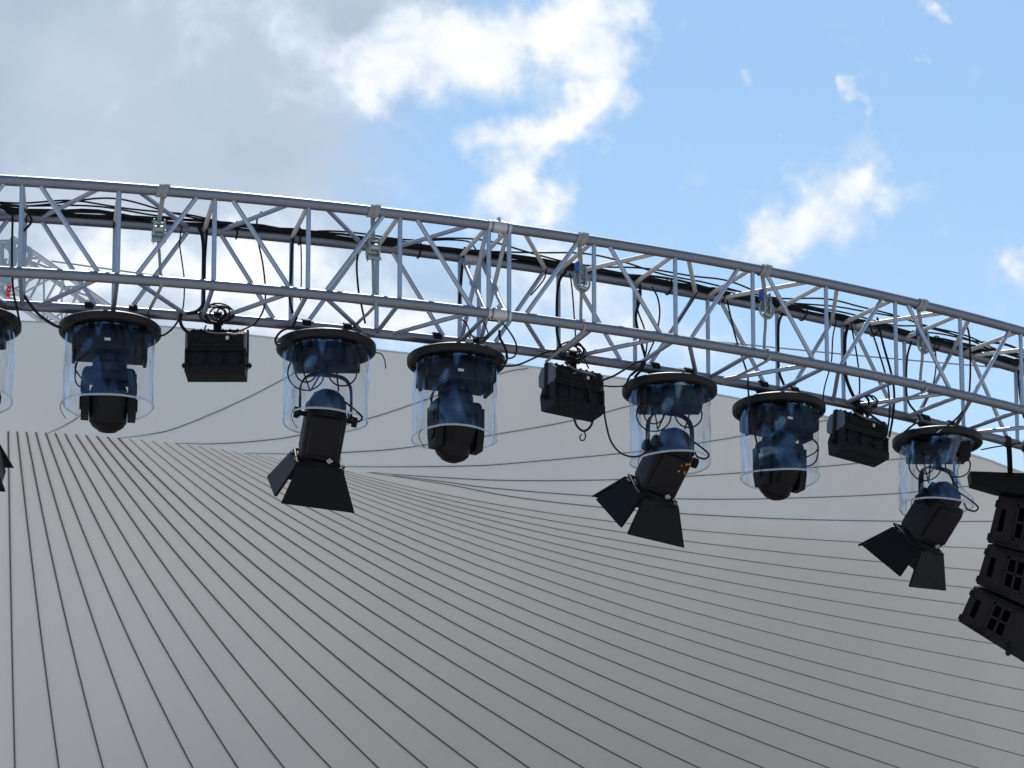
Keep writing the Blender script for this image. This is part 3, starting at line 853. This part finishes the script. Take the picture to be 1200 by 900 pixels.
cable('cable', [(1005, 472), (1020, 486), (1032, 495), (1040, 505)], .0065, 'slanting cable lying on top of the rightmost box flood', group=G1, off=.33)
cable('cable', [(1068, 400), (1063, 420), (1062, 455), (1065, 472), (1074, 484), (1078, 492), (1070, 498), (1060, 506)], .006, 'black cable down the post before the last cover on the right', group=G1, off=.36)
cable('cable', [(1095, 404), (1097, 425), (1094, 448), (1085, 470), (1080, 485)], .004, 'thin cable bowing below the rightmost strap', group=G1, off=.33)
cable('cable', [(1131, 377), (1136, 395), (1137, 440), (1134, 470), (1125, 486), (1112, 498), (1098, 508)], .0055, 'cable curling from the right post down across the last lid', group=G1, off=.2)
cable('cable', [(1193, 434), (1194, 450), (1196, 470), (1200, 490)], .006, 'black cable beside the post at the right picture edge', group=G1, off=.42)
cable('cable', [(1150, 527), (1165, 524), (1185, 521), (1215, 517)], .004, 'black cord running right above the speaker rigging bar', group=G1, off=.42)
# steel wire stretched across the sky behind the truss
t = MB(); P = [at(60, 306, 17.4), at(400, 353, 17.6), at(560, 371, 17.8), at(830, 399.5, 18.2), at(1100, 425, 18.8), at(1500, 456, 19.8)]
t.tube(smooth_path(P, 10), .005, 6); tag(t.build('guy_wire', M['wire']), 'thin steel wire stretched across the sky behind the truss', 'wire')


# ------------------------------------------------------------------ webbing slings round the front chord
def strap(xt, yt, xb, yb, xe, ye, label, open_=False, drop=.0):
    pt = on_ring(xt, yt, -.0)
    a = angle_at(xt, 0, ZT); tg = Vector((cos(a), sin(a), 0)); nr = Vector((-sin(a), cos(a), 0))
    top = arc(a, 0, ZT); bk = on_ring(xb, yb, .06)
    root = empty('lifting_strap', top, 0, label, 'strap', 'webbing straps with steel ratchets on the truss')
    def ch(mb, nm, m, par=None):
        o = mb.build(nm, m, par or root)
        if not par: o.matrix_parent_inverse = Matrix.Translation(-top)
        return o
    w = .0135
    s_ = MB()
    for k in range(2):
        rings = []
        for q in range(25):
            th = 2 * pi * q / 24; r0 = .0275 + .003 * k; r1 = r0 + .004
            c, s2 = cos(th), sin(th); sh = tg * (.012 * (k - .5) * 2 + .01 * sin(th))
            for_ = [(top + sh + nr * (r * c) + Vector((0, 0, r * s2)) + tg * e) for r, e in ((r0, -w), (r0, w), (r1, w), (r1, -w))]
            rings.append(for_)
        s_.ring_loft(rings)
    def band(p, q, wd, th=.004):
        p, q = Vector(p), Vector(q); d = (q - p).normalized(); n = d.cross(tg).normalized()
        P = [p, p.lerp(q, .33) + n * .002, p.lerp(q, .66) - n * .002, q]
        s_.ring_loft([[x + tg * wd + n * th, x - tg * wd + n * th, x - tg * wd - n * th, x + tg * wd - n * th] for x in P])
    band(top + Vector((0, 0, -.028)) + nr * .02, bk + Vector((0, 0, .05)), w * .8)
    ab = angle_at(xb, 0, ZB); fb = arc(ab, .0, ZB)
    lower = fb + nr * .031 + tg * .012
    ch(s_, 'webbing', M['strap']); s_ = MB()
    band(bk + Vector((0, 0, -.05)), lower + Vector((0, 0, .03)), w * .5)
    rings = []
    for q in range(15):
        th = pi * .6 - q / 14 * 2 * pi * .75; c, s2 = cos(th), sin(th)
        rings.append([fb + tg * .012 + nr * (r * c) + Vector((0, 0, r * s2)) + tg * e for r, e in ((.0275, -w * .6), (.0275, w * .6), (.031, w * .6), (.031, -w * .6))])
    s_.ring_loft(rings)
    band(fb + Vector((0, 0, -.031)) + tg * .01, on_ring(xe, ye, TW - .06), w * .5)
    ch(s_, 'webbing_tail', M['strap'])
    b = MB(); b.xf = Matrix.Translation(bk) @ Matrix.Rotation(a, 4, 'Z')
    if not open_:
        for x in (-.026, .022): b.box(x, x + .004, -.02, .02, -.055, .06, .001)
        for z in (-.045, -.015, .02, .05): b.cyl((-.034, 0, z), (.034, 0, z), .006, 8)
        b.cyl((-.03, 0, -.012), (.03, 0, -.012), .016, 12)
        for x in (-.032, .028): b.cyl((x, 0, -.012), (x + .004, 0, -.012), .026, 14)
        b.box(-.03, -.02, -.036, -.026, -.03, .052, .003); b.box(.02, .03, -.036, -.026, -.03, .052, .003); b.box(-.034, .034, -.040, -.03, -.062, -.044, .003)
        b.box(-.03, .03, -.034, -.026, .03, .038, .002); b.cyl((-.02, -.02, .005), (.02, -.02, .005), .018, 10)
    else:
        for x in (-.02, .018): b.box(x, x + .004, -.02, .02, -.03, .07, .001)
        ring = []
        for q in range(29):
            th = 2 * pi * q / 28; ring.append((.042 * sin(th), -.01, -.02 + .048 * cos(th)))
        b.tube(ring, .006, 8)
        b.cyl((-.03, 0, .04), (.03, 0, .04), .010, 10); b.cyl((-.028, 0, -.01), (.028, 0, -.01), .016, 12); b.box(-.024, -.012, -.03, -.022, -.05, .03, .004); b.box(.010, .024, -.03, -.022, -.04, .04, .004)
        b.cyl((-.02, -.02, -.05), (.02, -.02, -.055), .012, 8)
    rt = ch(b, 'ratchet', M['zinc'])
    if open_:
        q = MB(); q.xf = b.xf; q.box(-.03, -.018, -.018, .018, .03, .085, .003); ch(q, 'blue_tag', M['blue'])
    return root


strap(191, 223, 186, 272, 173, 368, 'leftmost webbing strap with a ratchet on the front upper tube')
strap(438, 248, 437, 293, 414, 384, 'webbing strap with a ratchet above the leftmost barn door spotlight')
strap(681, 279, 681, 327, 640, 424, 'webbing strap with a round shackle just right of the truss joint', True)
strap(896, 317, 897, 359, 848, 450, 'webbing strap with a shackle above the rightmost moving head', True)
strap(1079, 356, 1081, 400, 1020, 482, 'rightmost webbing strap, bundled with a blue tag', True)

# ------------------------------------------------------------------ second truss far behind, upper left
YB2 = 24.0
far = empty('background_truss', at(30, 300, YB2), 0, 'pale lattice truss sloping down behind the main truss at far left', 'truss')
F0 = far.location.copy()


def fchild(mb, nm, m=None):
    o = mb.build(nm, m or M['alu_far'], far); o.matrix_parent_inverse = Matrix.Translation(-F0); return o


A_ = at(24, 285, YB2 - .2); Bq = at(150, 374, YB2 + .6); dv = (Bq - A_).normalized()
sd = Vector((0, 1, .0)); sd = (sd - dv * sd.dot(dv)).normalized(); dn = dv.cross(sd).normalized()
if dn.z > 0: dn = -dn
ww = .40


def fp(s_, i, j): return A_ + dv * s_ + sd * (ww * i) + dn * (ww * j)


for i in (0, 1):
    for j in (0, 1):
        t = MB(); t.cyl(fp(-.1, i, j), fp(2.2, i, j), .024, 10); fchild(t, 'chord')
st = .24
for k in range(9):
    s0, s1 = k * st, (k + 1) * st
    f0, f1 = (0, 1) if k % 2 == 0 else (1, 0)
    for i in (0, 1):
        t = MB(); t.cyl(fp(s0, i, f0), fp(s1, i, f1), .010, 8); fchild(t, 'brace')
        t = MB(); t.cyl(fp(s0, i, 0), fp(s0, i, 1), .012, 8); fchild(t, 'brace')
        t = MB(); t.cyl(fp(s0, f0, i), fp(s1, f1, i), .012, 8); fchild(t, 'brace')
        t = MB(); t.cyl(fp(s0, 0, i), fp(s0, 1, i), .012, 8); fchild(t, 'brace')
pl = MB()
c = [at(x, y, YB2 - .3) for x, y in ((7, 284), (12, 281), (18, 284), (20, 305), (17, 314), (10, 314), (11, 300))]
pl.slab(c, .05)
c = [at(x, y, YB2 - .3) for x, y in ((26, 287), (37, 291), (39, 297), (35, 309), (27, 314), (27, 309), (32, 304), (33, 297), (27, 292))]
pl.slab(c, .05)
c = [at(x, y, YB2 - .3) for x, y in ((0, 326), (7, 324), (13, 320), (14, 332), (9, 335), (0, 332))]
pl.slab(c, .05)
fchild(pl, 'corner_plate', pbr('grey_plate', (.26, .31, .36), .5, .3))
t = MB()
for x in (-6, 2): t.cyl(at(x, 283, YB2), at(x, 345, YB2), .02, 8)
t.cyl(at(-8, 283.5, YB2), at(30, 283, YB2), .022, 8); t.cyl(at(-8, 331, YB2), at(30, 322, YB2), .022, 8)
t.cyl(at(-6, 285, YB2), at(8, 312, YB2), .014, 8); t.cyl(at(-6, 328, YB2), at(8, 303, YB2), .014, 8)
fchild(t, 'tower_head')
t = MB()
for k in range(7):
    p = at(11 + .4 * (k % 2) - k * .35, 334.5 + k * 2.3, YB2 - .35); ring = [p + Vector((.016 * cos(q * pi / 4), .012 * (k % 2) * sin(q * pi / 4), .016 * sin(q * pi / 4))) for q in range(9)]
    t.tube(ring, .0055, 6)
tag(t.build('hoist_chain', M['red']), 'short red chain hanging from the pale background truss', 'chain')

# ------------------------------------------------------------------ line array at the right edge
YS = 15.2
def sp(x, y): return at(x, y, YS)


def cabinet(q, label):
    """q: four pixel corners of the near side panel: rear top, front top, front bottom, rear bottom"""
    c = [sp(*p) for p in q]; ctr = sum(c, Vector()) / 4
    root = empty('loudspeaker', ctr, 0, label, 'loudspeaker', 'black loudspeakers stacked in a hanging array')
    def ch(mb, nm, m, par=None, ang=30):
        o = mb.build(nm, m, root, ang=ang); o.matrix_parent_inverse = Matrix.Translation(-ctr); return o
    dp = (ctr - CAM).normalized() * .85 + Vector((.10, 0, .02))
    ex = (c[1] - c[0]).normalized(); ez = (c[0] - c[3]).normalized()
    def uv(u, v, d=0.): # u rear->front, v bottom->top
        return c[3].lerp(c[2], u).lerp(c[0].lerp(c[1], u), v) + dp * (d / .85)
    b = MB()
    rr_ = []
    for d, k in ((.008, .975), (.0, .96), (0, .96)):
        pass
    def ringat(d, ins):
        return [uv(ins, ins * 1.6, d), uv(1 - ins, ins * 1.6, d), uv(1 - ins, 1 - ins * 1.6, d), uv(ins, 1 - ins * 1.6, d)]
    b.ring_loft([ringat(0, .02), ringat(.008, .006), ringat(.842, .006), ringat(.85, .02)])
    ch(b, 'cabinet', M['speaker'])
    # handle recess frames, flying hardware and screws on the side panel
    h = MB()
    def panel(u0, u1, v0, v1, d, mb, th=.01):
        mb.slab([uv(u0, v0, d), uv(u1, v0, d), uv(u1, v1, d), uv(u0, v1, d)], th)
    fu0, fu1, fv0, fv1 = .215, .40, .18, .86
    e = .022
    for (a, b_, c_, d_) in ((fu0, fu1, fv0, fv0 + .05), (fu0, fu1, fv1 - .05, fv1), (fu0, fu0 + e, fv0, fv1), (fu1 - e, fu1, fv0, fv1), ((fu0 + fu1) / 2 - e / 2, (fu0 + fu1) / 2 + e / 2, fv0, fv1), (fu0, fu1, .50, .55)):
        panel(a, b_, c_, d_, -.004, h, .006)
    ch(h, 'handle_frame', M['speaker'])
    h = MB()
    for a, b_ in ((fu0 + e, (fu0 + fu1) / 2 - e / 2), ((fu0 + fu1) / 2 + e / 2, fu1 - e)):
        for c_, d_ in ((fv0 + .05, .5), (.55, fv1 - .05)):
            panel(a + .002, b_ - .002, c_ + .004, d_ - .004, -.0015, h, .002)
    ch(h, 'handle_recess', M['recess'])
    h = MB()
    panel(.07, .115, .28, .72, -.0015, h, .003); ch(h, 'slot', M['recess'])
    h = MB()
    for u, v in ((.0, .12), (.0, .8)): panel(u - .006, u + .03, v - .06, v + .08, -.003, h, .006)
    panel(.10, .98, .93, .965, -.004, h, .007); panel(.08, .3, .06, .10, -.004, h, .007)
    ch(h, 'rigging_plate', M['black'])
    h = MB()
    for u, v in ((.19, .15), (.19, .9), (.43, .15), (.43, .9), (.19, .52), (.43, .52), (.04, .3), (.04, .75), (.14, .2), (.14, .85)):
        p = uv(u, v, -.006); h.cyl(p, p + Vector((0, .008, 0)), .004, 8)
    ch(h, 'screw', M['black'])
    return root


cabinet([(1170, 579), (1284, 596), (1284, 668), (1156, 636)], 'topmost loudspeaker of the array, directly under its rigging bar')
cabinet([(1157, 637), (1280, 670), (1272, 744), (1143, 684)], 'middle loudspeaker of the hanging array')
cabinet([(1141, 686), (1268, 745), (1246, 806), (1122, 728)], 'lowest loudspeaker of the array, tilted downward the most')
rb = empty('rigging_bar', sp(1230, 567), 0, 'black steel rigging bar holding up the loudspeaker array', 'rigging bar'); RB0 = rb.location.copy()
t = MB()
t.slab([sp(*p) for p in ((1135, 555), (1300, 561), (1300, 590), (1190, 581), (1168, 578), (1137, 569))], .10)
for x in (1166, 1222):
    p = sp(x, 563.5) + Vector((0, -.055, 0)); t.mat(M['zinc']); t.cyl(p + Vector((0, .004, 0)), p + Vector((0, .012, 0)), .009, 10)
    t.mat(M['black'])
t.mats[0:0] = []
o = t.build('beam', M['black'], rb); o.matrix_parent_inverse = Matrix.Translation(-RB0)
o.data.materials.clear(); o.data.materials.append(M['black'])
t = MB(); t.tube([sp(1183, 752), sp(1183.5, 762), sp(1182, 767)], .012, 8); t.cyl(sp(1182.5, 764) + Vector((0, -.03, 0)), sp(1182.5, 764) + Vector((0, .03, 0)), .018, 10)
o = t.build('pull_back_shackle', M['black'], rb); o.matrix_parent_inverse = Matrix.Translation(-RB0)
for i, (x, lab) in enumerate(((1181, 'black flat sling from the truss to the rigging bar, near its free end'), (1201, 'black flat sling at the very right picture edge, above the speakers'))):
    a = angle_at(x, TW, ZB); top = arc(a, TW, ZB); bot = sp(x + 1, 560) + Vector((0, -.054, 0))
    t = MB(); tg = Vector((cos(a), sin(a), 0)); w = .022
    P = [top + Vector((0, -.03, .02)), top + Vector((0, -.033, -.03)), top.lerp(bot, .5) + Vector((0, -.02, 0)), bot]
    t.ring_loft([[p + tg * w, p - tg * w, p - tg * w + Vector((0, .006, 0)), p + tg * w + Vector((0, .006, 0))] for p in P])
    rings = []
    for q in range(17):
        th = 2 * pi * q / 16
        rings.append([top + Vector((0, r * cos(th), r * sin(th))) + tg * e for r, e in ((.028, -w), (.028, w), (.034, w), (.034, -w))])
    t.ring_loft(rings); tag(t.build('round_sling', M['cable']), lab, 'sling', 'black slings holding the rigging bar')

# ------------------------------------------------------------------ sun and sky
SUN_EL, SUN_AZ = radians(60), radians(0)      # azimuth from +Y towards +X
sd_ = Vector((sin(SUN_AZ) * cos(SUN_EL), cos(SUN_AZ) * cos(SUN_EL), sin(SUN_EL)))
ld = bpy.data.lights.new('sun', 'SUN'); ld.energy = 2.6; ld.angle = radians(.5); ld.color = (1, .95, .88)
lo_ = bpy.data.objects.new('sun', ld); col.objects.link(lo_); lo_.rotation_euler = sd_.to_track_quat('Z', 'Y').to_euler(); lo_.location = (0, 0, 30)

w = bpy.data.worlds.new('World'); scn.world = w; w.use_nodes = True
n, l = w.node_tree.nodes, w.node_tree.links
bg = n['Background']; bg.inputs['Strength'].default_value = .096
sky = n.new('ShaderNodeTexSky'); sky.sky_type = 'NISHITA'; sky.sun_disc = False
sky.sun_elevation = SUN_EL; sky.sun_rotation = SUN_AZ; sky.altitude = 300; sky.air_density = 1.0; sky.dust_density = .35; sky.ozone_density = 1.8


def mth(op, a, b=None, c=None, clamp=False):
    q = n.new('ShaderNodeMath'); q.operation = op; q.use_clamp = clamp
    for i, v in enumerate((a, b, c)):
        if v is None: continue
        if isinstance(v, (int, float)): q.inputs[i].default_value = v
        else: l.new(v, q.inputs[i])
    return q.outputs[0]


def mix(fac, a, b):
    q = n.new('ShaderNodeMix'); q.data_type = 'RGBA'
    for i, v in ((0, fac), (6, a), (7, b)):
        if isinstance(v, tuple): q.inputs[i].default_value = v
        elif isinstance(v, (int, float)): q.inputs[i].default_value = v
        else: l.new(v, q.inputs[i])
    return q.outputs[2]


def sstep(x, a, b):
    q = n.new('ShaderNodeMapRange'); q.interpolation_type = 'SMOOTHSTEP'; q.inputs[1].default_value = a; q.inputs[2].default_value = b
    l.new(x, q.inputs[0]); return q.outputs[0]


tc = n.new('ShaderNodeTexCoord'); sx = n.new('ShaderNodeSeparateXYZ'); l.new(tc.outputs['Generated'], sx.inputs[0])
yy = mth('MAXIMUM', sx.outputs[1], .05)
U = U0 = mth('DIVIDE', sx.outputs[0], yy); V = V0 = mth('DIVIDE', sx.outputs[2], yy)


def uvpix(x, y): r = ray(x, y); return r.x / r.y, r.z / r.y


cv = n.new('ShaderNodeCombineXYZ'); l.new(U, cv.inputs[0]); l.new(V, cv.inputs[1])


def nz(scale, detail, rough=.55, dist=0., z=0., src=None):
    mp = n.new('ShaderNodeMapping'); mp.inputs['Location'].default_value = (0, 0, z); l.new(src or cv.outputs[0], mp.inputs[0])
    q = n.new('ShaderNodeTexNoise'); q.inputs['Scale'].default_value = scale; q.inputs['Detail'].default_value = detail
    q.inputs['Roughness'].default_value = rough; q.inputs['Distortion'].default_value = dist
    l.new(mp.outputs[0], q.inputs['Vector']); return q.outputs['Fac']


def blobs(lst):
    tot = None
    for (px, py, rx, ry, wt) in lst:
        u0, v0 = uvpix(px, py)
        a = mth('MULTIPLY', mth('SUBTRACT', U, u0), F / rx); b = mth('MULTIPLY', mth('SUBTRACT', V, v0), F / ry)
        d2 = mth('MULTIPLY_ADD', a, a, mth('MULTIPLY', b, b))
        e = mth('MULTIPLY', mth('POWER', 2.718, mth('MULTIPLY', d2, -1.0)), wt)
        tot = e if tot is None else mth('ADD', tot, e)
    return tot


def warp(scale, amp, det=5):
    q = n.new('ShaderNodeTexNoise'); q.inputs['Scale'].default_value = scale; q.inputs['Detail'].default_value = det; q.inputs['Roughness'].default_value = .62
    l.new(cv.outputs[0], q.inputs['Vector']); e = n.new('ShaderNodeSeparateColor'); l.new(q.outputs['Color'], e.inputs[0])
    return (mth('MULTIPLY', mth('SUBTRACT', e.outputs[0], .5), amp), mth('MULTIPLY', mth('SUBTRACT', e.outputs[1], .5), amp))


wu, wv = warp(15, .055, 4); xu, xv = warp(60, .022, 9)
U = mth('ADD', U0, mth('ADD', wu, xu)); V = mth('ADD', V0, mth('ADD', wv, xv))
white = blobs([(430, 105, 60, 46, .85), (470, 60, 60, 40, .35), (540, 25, 90, 45, .8), (620, 55, 70, 40, .7), (690, 40, 55, 60, .9), (715, 110, 38, 34, .85), (735, 30, 20, 40, .4),
               (690, 150, 50, 35, .8), (640, 165, 60, 28, .75), (575, 165, 50, 22, .4), (615, 205, 45, 30, .5), (600, 240, 45, 38, .8), (640, 215, 30, 40, .35),
               (575, 85, 60, 40, .3), (300, 40, 130, 60, .42), (180, 20, 120, 40, .25), (345, 95, 50, 50, .28), (520, 85, 60, 40, .42), (1000, 262, 44, 34, .3), (880, 300, 34, 32, .42), (930, 290, 60, 30, .2),
               (1020, 212, 38, 32, .8), (960, 245, 66, 48, .56), (900, 270, 50, 46, .56), (930, 205, 40, 25, .45), (1195, 300, 26, 30, .75), (1113, 8, 20, 12, .7),
               (1012, 120, 12, 32, .45), (870, 95, 14, 22, .42), (1000, 105, 9, 9, .42), (1087, 60, 12, 8, .4), (913, 155, 10, 6, .36), (1028, 25, 8, 10, .34),
               (380, 330, 95, 50, .7), (250, 330, 90, 60, .6), (620, 320, 70, 60, .75), (720, 350, 70, 50, .65), (700, 410, 120, 40, .6), (480, 390, 60, 30, .5), (120, 320, 90, 40, .4), (850, 430, 70, 25, .4), (470, 215, 60, 18, .3),
               (260, 300, 120, 70, .5), (400, 370, 110, 40, .4), (60, 300, 120, 60, .4)])
fine = nz(34, 9, .58, .25)
fine2 = nz(90, 8, .6, .2, 3)
wm = mth('ADD', white, mth('ADD', mth('MULTIPLY', mth('SUBTRACT', fine, .5), 1.5), mth('MULTIPLY', mth('SUBTRACT', fine2, .5), .55)))
# distant clouds elsewhere round the sky
far_n = nz(2.2, 9, .55, .3, 9, tc.outputs['Generated'])
wmask = sstep(wm, .10, .88)
grey = blobs([(120, 90, 330, 230, 1.0), (20, 250, 260, 110, .55), (300, 190, 110, 70, .22), (-300, 150, 300, 300, .9), (430, 30, 190, 85, .5), (150, 350, 260, 90, .8), (560, 350, 260, 90, .3)])
gm = mth('ADD', grey, mth('MULTIPLY', mth('SUBTRACT', nz(14, 5, .5, .2, 6), .5), .5))
gmask = sstep(gm, .12, .72)
away = sstep(mth('MULTIPLY', sx.outputs[1], -1.0), -.75, -.2)
gen = mth('MULTIPLY', mth('MULTIPLY', sstep(far_n, .62, .8), away), .35)

gshade = nz(9, 5, .5, .3, 12)
gcol = mix(sstep(gshade, .3, .7), (2.9, 3.4, 4.15, 1), (3.9, 4.4, 5.1, 1))
wcol = mix(sstep(wm, .5, 1.25), (4.8, 5.5, 6.4, 1), (7.0, 7.0, 7.0, 1))
SKYMUL = (.97, 1.07, 1.0, 1)
tint = n.new('ShaderNodeMix'); tint.data_type = 'RGBA'; tint.blend_type = 'MULTIPLY'; tint.inputs[0].default_value = 1
l.new(sky.outputs[0], tint.inputs[6]); tint.inputs[7].default_value = SKYMUL
c0 = mix(.03, tint.outputs[2], (7.5, 8., 8.6, 1))
hz = mth('MULTIPLY', sstep(mth('MULTIPLY', V0, -1.0), -.47, -.24), .42)
c0 = mix(hz, c0, (4.6, 5.6, 6.7, 1))
c1 = mix(gen, c0, (6.5, 6.8, 7.2, 1))
c2 = mix(mth('MULTIPLY', gmask, .9), c1, gcol)
c3 = mix(mth('MULTIPLY', wmask, .97), c2, wcol)
l.new(c3, bg.inputs['Color'])

scn.view_settings.view_transform = 'Standard'; scn.view_settings.look = 'None'
scn.view_settings.exposure = .66; scn.view_settings.gamma = 1; scn.view_settings.use_curve_mapping = False
scn.render.engine = 'CYCLES'
scn.cycles.transparent_max_bounces = 24; scn.cycles.max_bounces = 8
scn.cycles.use_denoising = True
scn.render.resolution_x, scn.render.resolution_y = 1024, 768
